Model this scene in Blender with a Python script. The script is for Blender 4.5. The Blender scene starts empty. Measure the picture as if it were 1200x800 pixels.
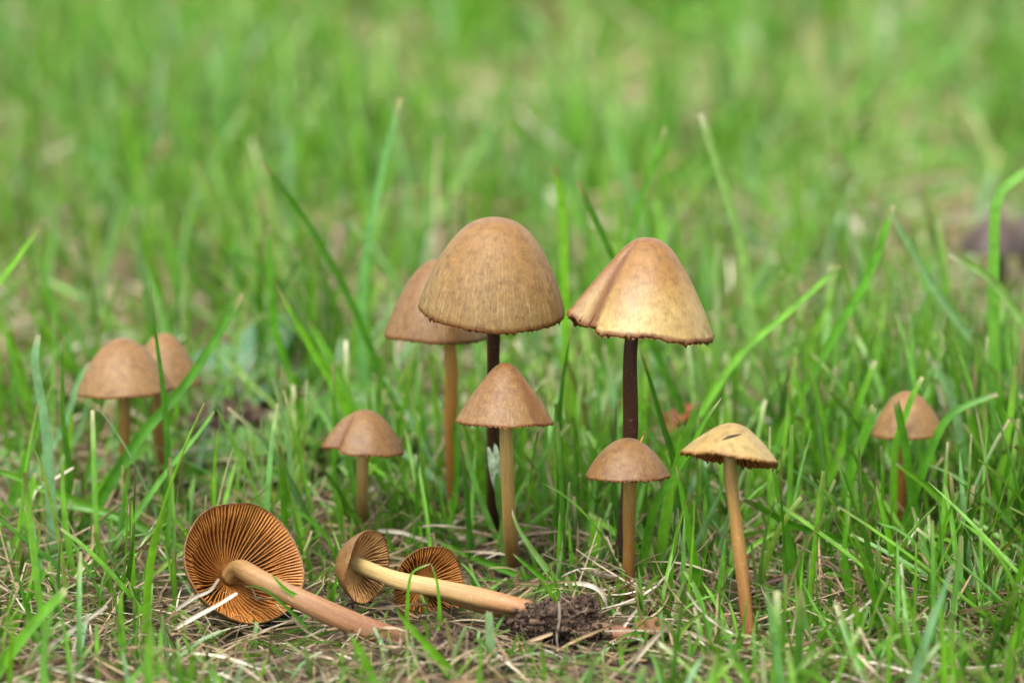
import bpy, math, random
import numpy as np
from math import radians, sin, cos, pi
from mathutils import Vector, Matrix

rng = np.random.default_rng(11)
random.seed(7)
S = bpy.context.scene
COL = S.collection

# ------------------------------------------------------------------ camera
PITCH = radians(15.0)
LENS = 105.0
CAM = np.array([0.0, -0.396, 0.1421])
FOCUS = 0.4050
FSTOP = 14.0
cam = bpy.data.cameras.new('camera')
cam.lens = LENS; cam.sensor_width = 36.0; cam.sensor_fit = 'HORIZONTAL'
cam.clip_start = 0.01; cam.clip_end = 300.0
cam.dof.use_dof = True; cam.dof.focus_distance = FOCUS; cam.dof.aperture_fstop = FSTOP
cam.dof.aperture_blades = 0
camo = bpy.data.objects.new('camera', cam)
camo.location = CAM; camo.rotation_euler = (pi/2 - PITCH, 0, 0)
COL.objects.link(camo); S.camera = camo

# ------------------------------------------------------------------ overcast daylight
SUN_EL, SUN_AZ = radians(62), radians(205)      # azimuth clockwise from +y
world = bpy.data.worlds.new('World'); S.world = world; world.use_nodes = True
wt = world.node_tree; wt.nodes.clear()
wo = wt.nodes.new('ShaderNodeOutputWorld'); bg = wt.nodes.new('ShaderNodeBackground')
sky = wt.nodes.new('ShaderNodeTexSky'); sky.sky_type = 'NISHITA'; sky.sun_disc = False
sky.sun_elevation = SUN_EL; sky.sun_rotation = SUN_AZ; sky.dust_density = 3.0
hs = wt.nodes.new('ShaderNodeHueSaturation'); hs.inputs['Saturation'].default_value = 0.3
wt.links.new(sky.outputs[0], hs.inputs['Color']); wt.links.new(hs.outputs[0], bg.inputs['Color'])
bg.inputs['Strength'].default_value = 0.15
wt.links.new(bg.outputs[0], wo.inputs['Surface'])
sl = bpy.data.lights.new('sun', 'SUN'); sl.energy = 1.5; sl.angle = radians(28); sl.color = (1.0, 0.965, 0.91)
so = bpy.data.objects.new('sun', sl); COL.objects.link(so)
sd = Vector((sin(SUN_AZ)*cos(SUN_EL), cos(SUN_AZ)*cos(SUN_EL), sin(SUN_EL)))
so.rotation_euler = (-sd).to_track_quat('-Z', 'Y').to_euler()
so.location = (0, 0, 2)
S.view_settings.view_transform = 'Standard'; S.view_settings.look = 'None'
S.view_settings.exposure = 1.9; S.view_settings.gamma = 1.0
S.view_settings.use_curve_mapping = False
S.render.engine = 'CYCLES'
S.cycles.use_denoising = True
S.cycles.max_bounces = 8; S.cycles.transparent_max_bounces = 4
S.cycles.diffuse_bounces = 4; S.cycles.glossy_bounces = 2; S.cycles.transmission_bounces = 4
S.cycles.caustics_reflective = False; S.cycles.caustics_refractive = False

# ------------------------------------------------------------------ picture <-> place
K = 36.0 / LENS / 1200.0
FW = np.array([0, cos(PITCH), -sin(PITCH)]); UP = np.array([0, sin(PITCH), cos(PITCH)]); RT = np.array([1.0, 0, 0])
TOCAM = -FW
def ray(px, py):
    return FW + RT*(px-600)*K - UP*(py-400)*K
def at(px, py, y):
    d = ray(px, py); t = (y-CAM[1])/d[1]
    return CAM + d*t
def gpt(px, py, z=0.0):
    d = ray(px, py); t = (z-CAM[2])/d[2]
    return CAM + d*t
def proj(P):
    P = np.asarray(P) - CAM
    w = P @ FW
    return 600 + (P @ RT)/w/K, 400 - (P @ UP)/w/K
def pxsize(y=0.0):
    return K*0.41*(1+y/0.41)

def gz(x, y):
    x = np.asarray(x, float); y = np.asarray(y, float)
    a = 0.0009*np.sin(61*x+1.3)*np.cos(53*y+.4) + 0.0006*np.sin(140*x+97*y) + 0.0004*np.cos(233*y-171*x+2)
    return a

# ------------------------------------------------------------------ mesh helpers
def link(name, me, mat, parent=None, smooth=True):
    o = bpy.data.objects.new(name, me); COL.objects.link(o)
    if mat: me.materials.append(mat)
    if smooth: me.shade_smooth()
    if parent is not None: o.parent = parent
    return o
def mesh_np(name, V, F, attr=None, attrname='bl'):
    V = np.asarray(V, np.float32); F = np.asarray(F, np.int32)
    me = bpy.data.meshes.new(name)
    me.vertices.add(len(V)); me.vertices.foreach_set('co', V.ravel())
    k = F.shape[1]
    me.loops.add(F.size); me.loops.foreach_set('vertex_index', F.ravel())
    me.polygons.add(len(F)); me.polygons.foreach_set('loop_start', np.arange(0, F.size, k, dtype=np.int32))
    me.update(calc_edges=True)
    if attr is not None:
        a = me.attributes.new(attrname, 'FLOAT_COLOR', 'POINT')
        a.data.foreach_set('color', np.asarray(attr, np.float32).ravel())
    return me
def tag(o, label, cat, group=None, kind=None):
    if label: o['label'] = label
    if cat: o['category'] = cat
    if group: o['group'] = group
    if kind: o['kind'] = kind
    return o
def empty(name, loc, label, cat, group=None):
    o = bpy.data.objects.new(name, None); COL.objects.link(o); o.location = loc
    o.empty_display_size = 0.005
    return tag(o, label, cat, group)
def catmull(P, n):
    P = np.asarray(P, float)
    if len(P) < 3:
        t = np.linspace(0, 1, n)[:, None]
        return P[0]*(1-t) + P[-1]*t
    Q = np.vstack([2*P[0]-P[1], P, 2*P[-1]-P[-2]])
    seg = np.linalg.norm(np.diff(P, axis=0), axis=1); cum = np.r_[0, np.cumsum(seg)]
    out = []
    for s in np.linspace(0, cum[-1], n):
        i = min(np.searchsorted(cum, s, side='right')-1, len(P)-2)
        u = (s-cum[i])/max(seg[i], 1e-12)
        a, b, c, d = Q[i], Q[i+1], Q[i+2], Q[i+3]
        out.append(.5*((2*b)+(c-a)*u+(2*a-5*b+4*c-d)*u*u+(3*b-a-3*c+d)*u**3))
    return np.array(out)
def grid_faces(n, m, closed):
    F = []
    for i in range(n-1):
        for j in range(m if closed else m-1):
            j2 = (j+1) % m
            F.append((i*m+j, i*m+j2, (i+1)*m+j2, (i+1)*m+j))
    return F

# ------------------------------------------------------------------ materials
def newmat(name):
    m = bpy.data.materials.new(name); m.use_nodes = True
    nt = m.node_tree; nt.nodes.clear()
    return m, nt
class NT:
    def __init__(s, nt): s.nt = nt
    def n(s, t, **kw):
        x = s.nt.nodes.new('ShaderNode'+t)
        for k, v in kw.items(): setattr(x, k, v)
        return x
    def l(s, a, b): s.nt.links.new(a, b)
    def set(s, sock, v):
        if hasattr(v, 'is_linked') or isinstance(v, bpy.types.NodeSocket): s.l(v, sock)
        else: sock.default_value = v
    def math(s, op, a, b=None, clamp=False):
        x = s.n('Math', operation=op); x.use_clamp = clamp
        s.set(x.inputs[0], a)
        if b is not None: s.set(x.inputs[1], b)
        return x.outputs[0]
    def mix(s, f, a, b, mode='MIX'):
        x = s.n('Mix', data_type='RGBA', blend_type=mode)
        s.set(x.inputs[0], f); s.set(x.inputs[6], a if not isinstance(a, tuple) else (*a, 1)[:4])
        s.set(x.inputs[7], b if not isinstance(b, tuple) else (*b, 1)[:4])
        return x.outputs[2]
    def ramp(s, f, stops, interp='LINEAR'):
        x = s.n('ValToRGB'); cr = x.color_ramp; cr.interpolation = interp
        while len(cr.elements) < len(stops): cr.elements.new(0.5)
        for e, (p, c) in zip(cr.elements, stops):
            e.position = p; e.color = (*c, 1) if len(c) == 3 else c
        s.set(x.inputs[0], f)
        return x.outputs[0]
    def noise(s, scale, vec=None, detail=3, rough=.55):
        x = s.n('TexNoise'); x.inputs['Scale'].default_value = scale
        x.inputs['Detail'].default_value = detail; x.inputs['Roughness'].default_value = rough
        if vec is not None: s.l(vec, x.inputs['Vector'])
        return x.outputs['Fac']
    def smooth(s, f, a, b, lo=0., hi=1.):
        x = s.n('MapRange', interpolation_type='SMOOTHSTEP')
        s.set(x.inputs['Value'], f)
        for k, v in zip(('From Min', 'From Max', 'To Min', 'To Max'), (a, b, lo, hi)): x.inputs[k].default_value = v
        return x.outputs[0]
    def bump(s, h, strength, dist):
        x = s.n('Bump'); x.inputs['Strength'].default_value = strength; x.inputs['Distance'].default_value = dist
        s.l(h, x.inputs['Height']); return x.outputs[0]

def grass_material():
    m, nt = newmat('grass_leaf'); N = NT(nt)
    out = N.n('OutputMaterial'); pr = N.n('BsdfPrincipled'); tr = N.n('BsdfTranslucent'); mx = N.n('MixShader')
    a = N.n('Attribute', attribute_name='bl'); sp = N.n('SeparateColor'); N.l(a.outputs['Color'], sp.inputs[0])
    t, u, r, dry = sp.outputs[0], sp.outputs[1], sp.outputs[2], a.outputs['Alpha']
    tc = N.n('TexCoord').outputs['Object']
    green = N.ramp(r, [(0, (.022, .088, .005)), (.3, (.064, .210, .008)), (.55, (.118, .295, .014)),
                       (.75, (.088, .240, .045)), (.88, (.125, .250, .115)), (1, (.170, .290, .036))])
    straw = N.ramp(r, [(0, (.30, .22, .12)), (.2, (.17, .115, .06)), (.38, (.38, .31, .205)), (.5, (.12, .072, .038)), (.65, (.085, .045, .024)),
                       (.8, (.30, .205, .10)), (.92, (.25, .22, .17)), (1, (.60, .54, .42))])
    vein = N.math('SINE', N.math('MULTIPLY', u, 44.0))
    vein = N.math('MULTIPLY_ADD', vein, .10); nt.nodes[-1].inputs[2].default_value = .95
    nz = N.noise(420, tc, 2)
    vv = N.math('MULTIPLY', vein, N.smooth(nz, .25, .75, .75, 1.2))
    base = N.mix(N.smooth(t, 0.0, .14, .55, 0.), green, (.20, .20, .075))
    c = N.mix(dry, base, straw)
    g = N.n('CombineColor'); [N.l(vv, g.inputs[i]) for i in range(3)]
    c = N.mix(1.0, c, g.outputs[0], 'MULTIPLY')
    N.l(c, pr.inputs['Base Color'])
    pr.inputs['Roughness'].default_value = .40
    pr.inputs['Specular IOR Level'].default_value = .36
    N.l(N.bump(vein, .35, .0001), pr.inputs['Normal'])
    tcx = N.mix(1.0, c, (1.35, 1.25, .6), 'MULTIPLY')
    N.l(tcx, tr.inputs['Color'])
    N.set(mx.inputs[0], N.math('MULTIPLY_ADD', dry, -.22)); nt.nodes[-1].inputs[2].default_value = .40
    N.l(pr.outputs[0], mx.inputs[1]); N.l(tr.outputs[0], mx.inputs[2]); N.l(mx.outputs[0], out.inputs[0])
    return m
MAT_GRASS = grass_material()

def soil_material(name, far=False):
    m, nt = newmat(name); N = NT(nt)
    out = N.n('OutputMaterial'); pr = N.n('BsdfPrincipled')
    tc = N.n('TexCoord').outputs['Object']
    n1 = N.noise(900, tc, 6, .7); n2 = N.noise(60, tc, 4)
    c = N.ramp(n1, [(.25, (.018, .012, .009)), (.5, (.055, .038, .026)), (.62, (.085, .062, .045)), (.75, (.16, .125, .09))])
    if far:
        moss = N.mix(n1, (.045, .060, .014), (.13, .150, .045))
        c = N.mix(N.smooth(n2, .45, .60, 0, .8), c, moss)
        ge = N.n('NewGeometry'); sx = N.n('SeparateXYZ'); N.l(ge.outputs['Position'], sx.inputs[0])
        n3 = N.noise(22, tc, 3)
        mat_ = N.mix(N.smooth(n3, .48, .68), (.105, .185, .034), (.19, .19, .072))
        c = N.mix(N.smooth(sx.outputs[1], .055, .13, 0, .85), c, mat_)
        ln = N.n('VectorMath', operation='LENGTH'); N.l(ge.outputs['Position'], ln.inputs[0])
        c = N.mix(N.smooth(ln.outputs['Value'], .9, 1.6, 0, .9), c, (.09, .17, .03))
    N.l(c, pr.inputs['Base Color']); pr.inputs['Roughness'].default_value = .9
    pr.inputs['Specular IOR Level'].default_value = .2
    N.l(N.bump(n1, .8, .0008), pr.inputs['Normal'])
    N.l(pr.outputs[0], out.inputs[0])
    return m
MAT_GROUND = soil_material('lawn_soil', True)
MAT_SOIL = soil_material('crumbly_soil')

def cap_material(name, apex, mid, low, edge, fold, stri=.5, speck=.5, rough=.5):
    k3 = (.312, .316, .194)
    apex, mid, low, edge, fold = [tuple(a*b for a, b in zip(c, k3)) for c in (apex, mid, low, edge, fold)]
    m, nt = newmat(name); N = NT(nt)
    out = N.n('OutputMaterial'); pr = N.n('BsdfPrincipled')
    a = N.n('Attribute', attribute_name='bl'); sp = N.n('SeparateColor'); N.l(a.outputs['Color'], sp.inputs[0])
    s, th, fo = sp.outputs[0], sp.outputs[1], a.outputs['Alpha']
    tc = N.n('TexCoord').outputs['Object']
    ang = N.math('MULTIPLY', th, 2*pi)
    cv = N.n('CombineXYZ'); N.l(N.math('MULTIPLY', N.math('COSINE', ang), 18), cv.inputs[0])
    N.l(N.math('MULTIPLY', N.math('SINE', ang), 18), cv.inputs[1]); N.l(N.math('MULTIPLY', s, 3.2), cv.inputs[2])
    fib = N.noise(1.6, cv.outputs[0], 4, .65)
    fine = N.noise(5.0, cv.outputs[0], 3, .6)
    blot = N.noise(170, tc, 5, .65); mot = N.noise(850, tc, 4, .65); grain = N.noise(2600, tc, 2, .7); big = N.noise(70, tc, 2)
    sj = N.math('ADD', s, N.math('MULTIPLY', N.math('SUBTRACT', blot, .5), .30))
    c = N.ramp(sj, [(.05, apex), (.48, mid), (.86, low), (.985, low)])
    c = N.mix(N.smooth(big, .40, .62, 0, .45), c, apex)
    c = N.mix(N.smooth(s, .955, .995, 0, .9), c, edge)
    k = N.math('MULTIPLY', N.smooth(s, .25, .85, .25, 1.), stri)
    dk = N.mix(1.0, c, (.62, .52, .42), 'MULTIPLY')
    c = N.mix(N.math('MULTIPLY', N.smooth(fine, .46, .66), k), c, dk)
    lt = N.mix(.40, c, (.38, .285, .155))
    c = N.mix(N.math('MULTIPLY', N.smooth(fib, .50, .70, 0, .8), k), c, lt)
    c = N.mix(N.smooth(grain, .56, .74, 0, speck), c, N.mix(1.0, c, (.55, .45, .38), 'MULTIPLY'))
    lt2 = N.mix(.3, c, (.38, .285, .155))
    c = N.mix(N.smooth(grain, .42, .28, 0, speck), c, lt2)
    c = N.mix(N.smooth(mot, .48, .66, 0, .75), c, N.mix(1.0, c, (.68, .60, .52), 'MULTIPLY'))
    c = N.mix(N.smooth(mot, .48, .32, 0, .55), c, N.mix(1.0, c, (1.3, 1.28, 1.2), 'MULTIPLY'))
    stain = N.noise(330, tc, 5, .7)
    c = N.mix(N.smooth(stain, .60, .72, 0, .6), c, N.mix(1.0, c, (.60, .46, .34), 'MULTIPLY'))
    c = N.mix(fo, c, fold)
    N.l(c, pr.inputs['Base Color'])
    N.set(pr.inputs['Roughness'], N.smooth(blot, .3, .7, rough-.08, rough+.12))
    pr.inputs['Specular IOR Level'].default_value = .32
    pr.inputs['Subsurface Weight'].default_value = .12
    pr.inputs['Subsurface Radius'].default_value = (1.0, .45, .2); pr.inputs['Subsurface Scale'].default_value = .0008
    h = N.math('ADD', N.math('MULTIPLY', fine, .6), N.math('MULTIPLY', grain, .5))
    N.l(N.bump(h, .28, .00025), pr.inputs['Normal'])
    N.l(pr.outputs[0], out.inputs[0])
    return m

def gill_material(name, deep, edge):
    k3 = (.64, .57, .40)
    deep, edge = [tuple(a*b for a, b in zip(c, k3)) for c in (deep, edge)]
    m, nt = newmat(name); N = NT(nt)
    out = N.n('OutputMaterial'); pr = N.n('BsdfPrincipled'); tr = N.n('BsdfTranslucent'); mx = N.n('MixShader')
    a = N.n('Attribute', attribute_name='bl'); sp = N.n('SeparateColor'); N.l(a.outputs['Color'], sp.inputs[0])
    q, e, r = sp.outputs[0], sp.outputs[1], sp.outputs[2]
    tc = N.n('TexCoord').outputs['Object']
    nz = N.noise(700, tc, 3); big = N.noise(160, tc, 2)
    c = N.mix(N.smooth(e, .55, 1., 0, .85), deep, edge)
    c = N.mix(N.smooth(nz, .35, .7, 0, .5), c, N.mix(1.0, c, (.62, .5, .42), 'MULTIPLY'))
    c = N.mix(N.smooth(big, .4, .65, 0, .35), c, N.mix(1.0, c, (1.25, 1.2, 1.15), 'MULTIPLY'))
    N.l(c, pr.inputs['Base Color']); pr.inputs['Roughness'].default_value = .55
    pr.inputs['Specular IOR Level'].default_value = .3
    N.l(c, tr.inputs['Color']); mx.inputs[0].default_value = .18
    N.l(pr.outputs[0], mx.inputs[1]); N.l(tr.outputs[0], mx.inputs[2]); N.l(mx.outputs[0], out.inputs[0])
    return m

def stem_material(name, top, mid, bot, dust=.35):
    k3 = (.43, .435, .34)
    top, mid, bot = [tuple(a*b for a, b in zip(c, k3)) for c in (top, mid, bot)]
    m, nt = newmat(name); N = NT(nt)
    out = N.n('OutputMaterial'); pr = N.n('BsdfPrincipled')
    a = N.n('Attribute', attribute_name='bl'); sp = N.n('SeparateColor'); N.l(a.outputs['Color'], sp.inputs[0])
    t, th = sp.outputs[0], sp.outputs[1]
    tc = N.n('TexCoord').outputs['Object']
    ang = N.math('MULTIPLY', th, 2*pi)
    cv = N.n('CombineXYZ'); N.l(N.math('MULTIPLY', N.math('COSINE', ang), 5), cv.inputs[0])
    N.l(N.math('MULTIPLY', N.math('SINE', ang), 5), cv.inputs[1]); N.l(N.math('MULTIPLY', t, 3.0), cv.inputs[2])
    fib = N.noise(2.2, cv.outputs[0], 5, .65); grain = N.noise(2200, tc, 2, .7); blot = N.noise(230, tc, 3)
    tj = N.math('ADD', t, N.math('MULTIPLY', N.math('SUBTRACT', blot, .5), .25))
    c = N.ramp(tj, [(.05, top), (.5, mid), (.95, bot)])
    c = N.mix(N.smooth(fib, .45, .65, 0, .65), c, N.mix(1.0, c, (.62, .50, .40), 'MULTIPLY'))
    c = N.mix(N.smooth(fib, .44, .30, 0, .6), c, N.mix(1.0, c, (1.35, 1.32, 1.25), 'MULTIPLY'))
    c = N.mix(N.smooth(grain, .58, .72, 0, dust), c, N.mix(.45, c, (.55, .45, .30)))
    N.l(c, pr.inputs['Base Color']); pr.inputs['Roughness'].default_value = .5
    pr.inputs['Specular IOR Level'].default_value = .3
    pr.inputs['Subsurface Weight'].default_value = .2
    pr.inputs['Subsurface Radius'].default_value = (1.0, .5, .25); pr.inputs['Subsurface Scale'].default_value = .0009
    h = N.math('ADD', fib, N.math('MULTIPLY', grain, .4))
    N.l(N.bump(h, .4, .0002), pr.inputs['Normal'])
    N.l(pr.outputs[0], out.inputs[0])
    return m

def plain_material(name, c1, c2, scale=400, rough=.7, trans=0.):
    m, nt = newmat(name); N = NT(nt)
    out = N.n('OutputMaterial'); pr = N.n('BsdfPrincipled')
    tc = N.n('TexCoord').outputs['Object']
    n = N.noise(scale, tc, 4)
    c = N.mix(N.smooth(n, .3, .7), c1, c2)
    N.l(c, pr.inputs['Base Color']); pr.inputs['Roughness'].default_value = rough
    pr.inputs['Specular IOR Level'].default_value = .3
    N.l(N.bump(n, .4, .0003), pr.inputs['Normal'])
    if trans:
        tr = N.n('BsdfTranslucent'); mx = N.n('MixShader'); mx.inputs[0].default_value = trans
        N.l(c, tr.inputs['Color']); N.l(pr.outputs[0], mx.inputs[1]); N.l(tr.outputs[0], mx.inputs[2])
        N.l(mx.outputs[0], out.inputs[0])
    else:
        N.l(pr.outputs[0], out.inputs[0])
    return m

# ------------------------------------------------------------------ ground
def ground():
    def axis(lo, hi, st):
        core = np.arange(lo, hi+1e-9, st)
        g = st*np.cumprod(np.full(26, 1.45)); g = np.cumsum(g)
        return np.r_[(lo-g)[::-1], core, hi+g]
    xs = axis(-.24, .24, .003); ys = axis(-.12, .50, .003)
    X, Y = np.meshgrid(xs, ys)
    fine = np.zeros_like(X)
    for k in range(14):
        f = rng.uniform(250, 900); a = rng.uniform(0, 2*pi)
        fine += np.sin(f*(X*cos(a)+Y*sin(a))+rng.uniform(0, 6))*0.9/f**.5*.02*.2
    near = (np.abs(X) < .26) & (Y > -.13) & (Y < .52)
    Z = np.where(near, gz(X, Y) - .0006 + fine, -.001)
    V = np.stack([X, Y, Z], -1).reshape(-1, 3)
    n, m = X.shape
    i, j = np.meshgrid(np.arange(n-1), np.arange(m-1), indexing='ij')
    q = (i*m+j).ravel()
    F = np.stack([q, q+1, q+m+1, q+m], -1)
    o = link('ground', mesh_np('ground', V, F), MAT_GROUND)
    o['kind'] = 'structure'
ground()

# ------------------------------------------------------------------ mushrooms
PROF = {
 'bell': [(0, 1), (.13, .994), (.28, .963), (.43, .885), (.58, .755), (.715, .585), (.84, .385), (.935, .19), (.985, .06), (1, 0)],
 'conic': [(0, 1), (.12, .99), (.26, .935), (.40, .825), (.53, .68), (.65, .54), (.76, .385), (.86, .24), (.94, .10), (.98, .03), (1, 0)],
 'broad': [(0, 1), (.14, .985), (.30, .92), (.47, .79), (.62, .63), (.75, .46), (.86, .285), (.945, .12), (.985, .035), (1, 0)],
 'cone': [(0, 1), (.10, .985), (.22, .92), (.36, .79), (.50, .635), (.65, .47), (.79, .30), (.91, .13), (.98, .03), (1, 0)],
 'dome': [(0, 1), (.16, .985), (.34, .92), (.52, .80), (.68, .63), (.81, .44), (.91, .25), (.975, .09), (1, 0)],
 'flat': [(0, 1), (.12, .985), (.26, .92), (.42, .78), (.58, .60), (.73, .42), (.86, .23), (.95, .08), (1, 0)],
}
def gauss(th, c, s):
    d = (th-c+pi) % (2*pi) - pi
    return np.exp(-(d/s)**2)
def sstep(x, a, b):
    x = np.clip((x-a)/(b-a), 0, 1); return x*x*(3-2*x)

class Cap:
    def __init__(s, R, H, prof, seed, wob=.02, warp=None, thick=.05, rag=.012):
        s.R, s.H, s.thick, s.rag = R, H, thick, rag
        s.P = catmull(np.array(PROF[prof], float), 64)
        s.sp = np.linspace(0, 1, 64)
        r = np.random.default_rng(seed)
        s.h = [(k, wob*r.uniform(.4, 1)/k**.5, r.uniform(0, 2*pi)) for k in (1, 2, 3, 5)]
        s.hz = [(k, wob*r.uniform(.4, 1)*.7, r.uniform(0, 2*pi)) for k in (2, 3, 4, 7)]
        s.warp = warp
        s.rn = r
    def prof(s, q):
        return np.interp(q, s.sp, s.P[:, 0]), np.interp(q, s.sp, s.P[:, 1])
    def deform(s, r, z, th, q):
        """r, z undeformed -> deformed cylindrical radius and height"""
        e = sstep(q, .1, 1.0)
        f = 1 + e*sum(a*np.sin(k*th+p) for k, a, p in s.h)
        dz = e**2*s.R*sum(a*np.sin(k*th+p) for k, a, p in s.hz)
        if s.warp is not None:
            w = s.warp(th, q); f = f + w[0]; dz = dz + w[1]*s.R
        return r*f, z+dz
    def outer(s, th, q):
        a, b = s.prof(q)
        return s.deform(a*s.R, b*s.H, th, q)
    def inner(s, th, q):
        a, b = s.prof(q)
        t = s.thick*s.R*(1+1.6*(1-q)) * (.35+.65*np.clip((1-q)/.25, 0, 1))
        return s.deform(np.maximum(a*s.R-t*.9, 0), np.minimum(b*s.H, b*s.H-t*.8), th, q)
    def mesh(s, M, ctr, fold=None):
        n, m = 176, 34
        th = np.arange(n)*2*pi/n
        qs = np.r_[0.0, np.linspace(.03, 1, m-1)]
        rows = []; att = []
        ragn = .7*np.sin(th*7+s.rn.uniform(0, 6))*np.sin(th*11+2) + s.rn.normal(0, .75, n)
        for q in qs:
            qq = np.full(n, q); r, z = s.outer(th, qq)
            z = z + (q > .999)*s.rag*s.R*ragn
            rows.append(np.stack([r*np.cos(th), r*np.sin(th), z], -1))
            fo = fold(th, qq) if fold else np.zeros(n)
            att.append(np.stack([qq, th/2/pi, np.full(n, .5), np.clip(fo, 0, 1)], -1))
        r, z = s.outer(th, np.ones(n)); r2 = r*.985; z2 = z - s.R*(.018+s.rag*1.6*np.abs(ragn))
        rows.append(np.stack([r2*np.cos(th), r2*np.sin(th), z2], -1)); att.append(np.stack([np.ones(n), th/2/pi, th*0, th*0], -1))
        for q in qs[::-1][1:]:
            qq = np.full(n, q); r, z = s.inner(th, qq)
            rows.append(np.stack([r*np.cos(th), r*np.sin(th), z], -1)); att.append(np.stack([np.ones(n), th/2/pi, th*0, th*0], -1))
        V = np.concatenate(rows) @ np.array(M).T + ctr
        # orientation: ring order top->rim->inside needs reversed winding
        F = [f[::-1] for f in grid_faces(len(rows), n, True)]
        return V, F, np.concatenate(att)
    def gills(s, M, ctr, nfull, rs, att=.5, thk=.5, seed=3, drop=.03, bulge=.0, gd=.30):
        r_ = np.random.default_rng(seed); V = []; F = []; A = []
        nt = nfull*2; seg = 13
        for j in range(nt):
            full = j % 2 == 0
            th0 = 2*pi*j/nt + r_.normal(0, .10)*2*pi/nt
            stop = 1.0 if full else r_.uniform(.32, .72)
            x = np.linspace(0, stop, seg)
            # top edge along the flesh, lower edge hanging towards the stem
            qi = 1-x*.93
            th = th0 + r_.normal(0, .006)*np.sin(x*pi*2) + r_.normal(0, .010)*x
            rt, zt = s.inner(th, qi); zt = zt + .0001
            a_e = (1-x)*.992*s.R + x*rs*.9
            z_e = s.H*att*(x**.85) - s.R*drop*(1-x)**3 - s.R*bulge*np.sin(pi*np.minimum(x, 1))
            re, ze = s.deform(a_e, z_e, th, np.clip(1-x*.6, 0, 1))
            ln = np.hypot(re-rt, ze-zt); k = np.minimum(1, s.R*(.045+gd*x**.8)/np.maximum(ln, 1e-9))
            re = rt+(re-rt)*k; ze = zt+(ze-zt)*k
            if not full:
                k = np.clip((stop-x)/(stop*.55), 0, 1)**.7
                re = rt+(re-rt)*k; ze = zt+(ze-zt)*k
            ze = ze + r_.normal(0, .004, seg)*s.R
            w0 = np.minimum(thk*2*pi*s.R/nt, .55*2*pi*np.maximum(re, rs*.5)/(nt*(1. if True else .5)))*.5
            b = len(V)
            tx, ty = -np.sin(th), np.cos(th)
            for i in range(seg):
                for (rr, zz, w, e) in ((rt[i], zt[i], 1.25, 0), (re[i]*.75+rt[i]*.25, ze[i]*.75+zt[i]*.25, 1.0, .5), (re[i], ze[i], .6, 1)):
                    for sg in (-1, 1):
                        V.append((rr*cos(th[i])+sg*w*w0[i]*tx[i], rr*sin(th[i])+sg*w*w0[i]*ty[i], zz)); A.append((x[i], e, r_.random()*0+.5, 1))
            for i in range(seg-1):
                o = b+i*6; p = o+6
                F += [(o, p, p+2, o+2), (o+2, p+2, p+4, o+4), (o+4, p+4, p+5, o+5), (o+5, p+5, p+3, o+3), (o+3, p+3, p+1, o+1)]
            F.append((b, b+2, b+3, b+1)); F.append((b+2, b+4, b+5, b+3))
            e0 = b+(seg-1)*6
            F.append((e0, e0+1, e0+3, e0+2)); F.append((e0+2, e0+3, e0+5, e0+4))
        return np.array(V) @ np.array(M).T + ctr, F, A

def tube(P, R, n=24, rows=40, wob=.05, seed=0, cap_end=True):
    r_ = np.random.default_rng(seed)
    C = catmull(P, rows); t = np.linspace(0, 1, rows)
    rad = np.interp(t, np.linspace(0, 1, len(R)), R)
    T = np.gradient(C, axis=0); T /= np.linalg.norm(T, axis=1)[:, None]
    ref = np.array([.2, -1, .1]); 
    if abs(T[0] @ ref)/np.linalg.norm(ref) > .9: ref = np.array([1., 0, 0])
    V = []; A = []; F = grid_faces(rows, n, True)
    ph = r_.uniform(0, 6, 4)
    th = np.arange(n)*2*pi/n
    u = np.cross(T[0], ref); u /= np.linalg.norm(u)
    for i in range(rows):
        u = u - T[i]*(u @ T[i]); u /= np.linalg.norm(u); v = np.cross(T[i], u)
        rr = rad[i]*(1+wob*np.sin(3*th+ph[0]+t[i]*4)+wob*.8*np.sin(t[i]*17+ph[1])+wob*.7*np.sin(2*th+ph[2]-t[i]*7)+wob*.3*np.sin(7*th+ph[3]))
        V.append(C[i] + rr[:, None]*(np.cos(th)[:, None]*u + np.sin(th)[:, None]*v))
        A.append(np.stack([np.full(n, t[i]), th/2/pi, th*0, th*0], -1))
    V = np.concatenate(V); A = np.concatenate(A)
    if cap_end:
        V = np.vstack([V, C[0], C[-1]]); A = np.vstack([A, [0, 0, 0, 0], [1, 0, 0, 0]])
        a, b = rows*n, rows*n+1; e = (rows-1)*n
        F = F + [(a, (j+1) % n, j, j) for j in range(n)] + [(b, e+j, e+(j+1) % n, e+(j+1) % n) for j in range(n)]
    return V, F, A
def poly_mesh(name, V, F, A=None):
    me = bpy.data.meshes.new(name)
    F = [tuple(dict.fromkeys(int(i) for i in f)) for f in F]
    me.from_pydata([tuple(map(float, v)) for v in V], [], F)
    if A is not None:
        a = me.attributes.new('bl', 'FLOAT_COLOR', 'POINT'); a.data.foreach_set('color', np.asarray(A, np.float32).ravel())
    me.update(); return me

def rot(nod, roll):
    return np.array(Matrix.Rotation(-roll, 3, 'Y') @ Matrix.Rotation(nod, 3, 'X'))
def frame_from_axis(ax, spin=0.):
    ax = np.array(ax, float); ax /= np.linalg.norm(ax)
    x = RT - ax*(RT @ ax)
    if np.linalg.norm(x) < .2: x = UP - ax*(UP @ ax)
    x /= np.linalg.norm(x); y = np.cross(ax, x)
    M = np.stack([x, y, ax], 1)
    return M @ np.array(Matrix.Rotation(spin, 3, 'Z'))

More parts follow.
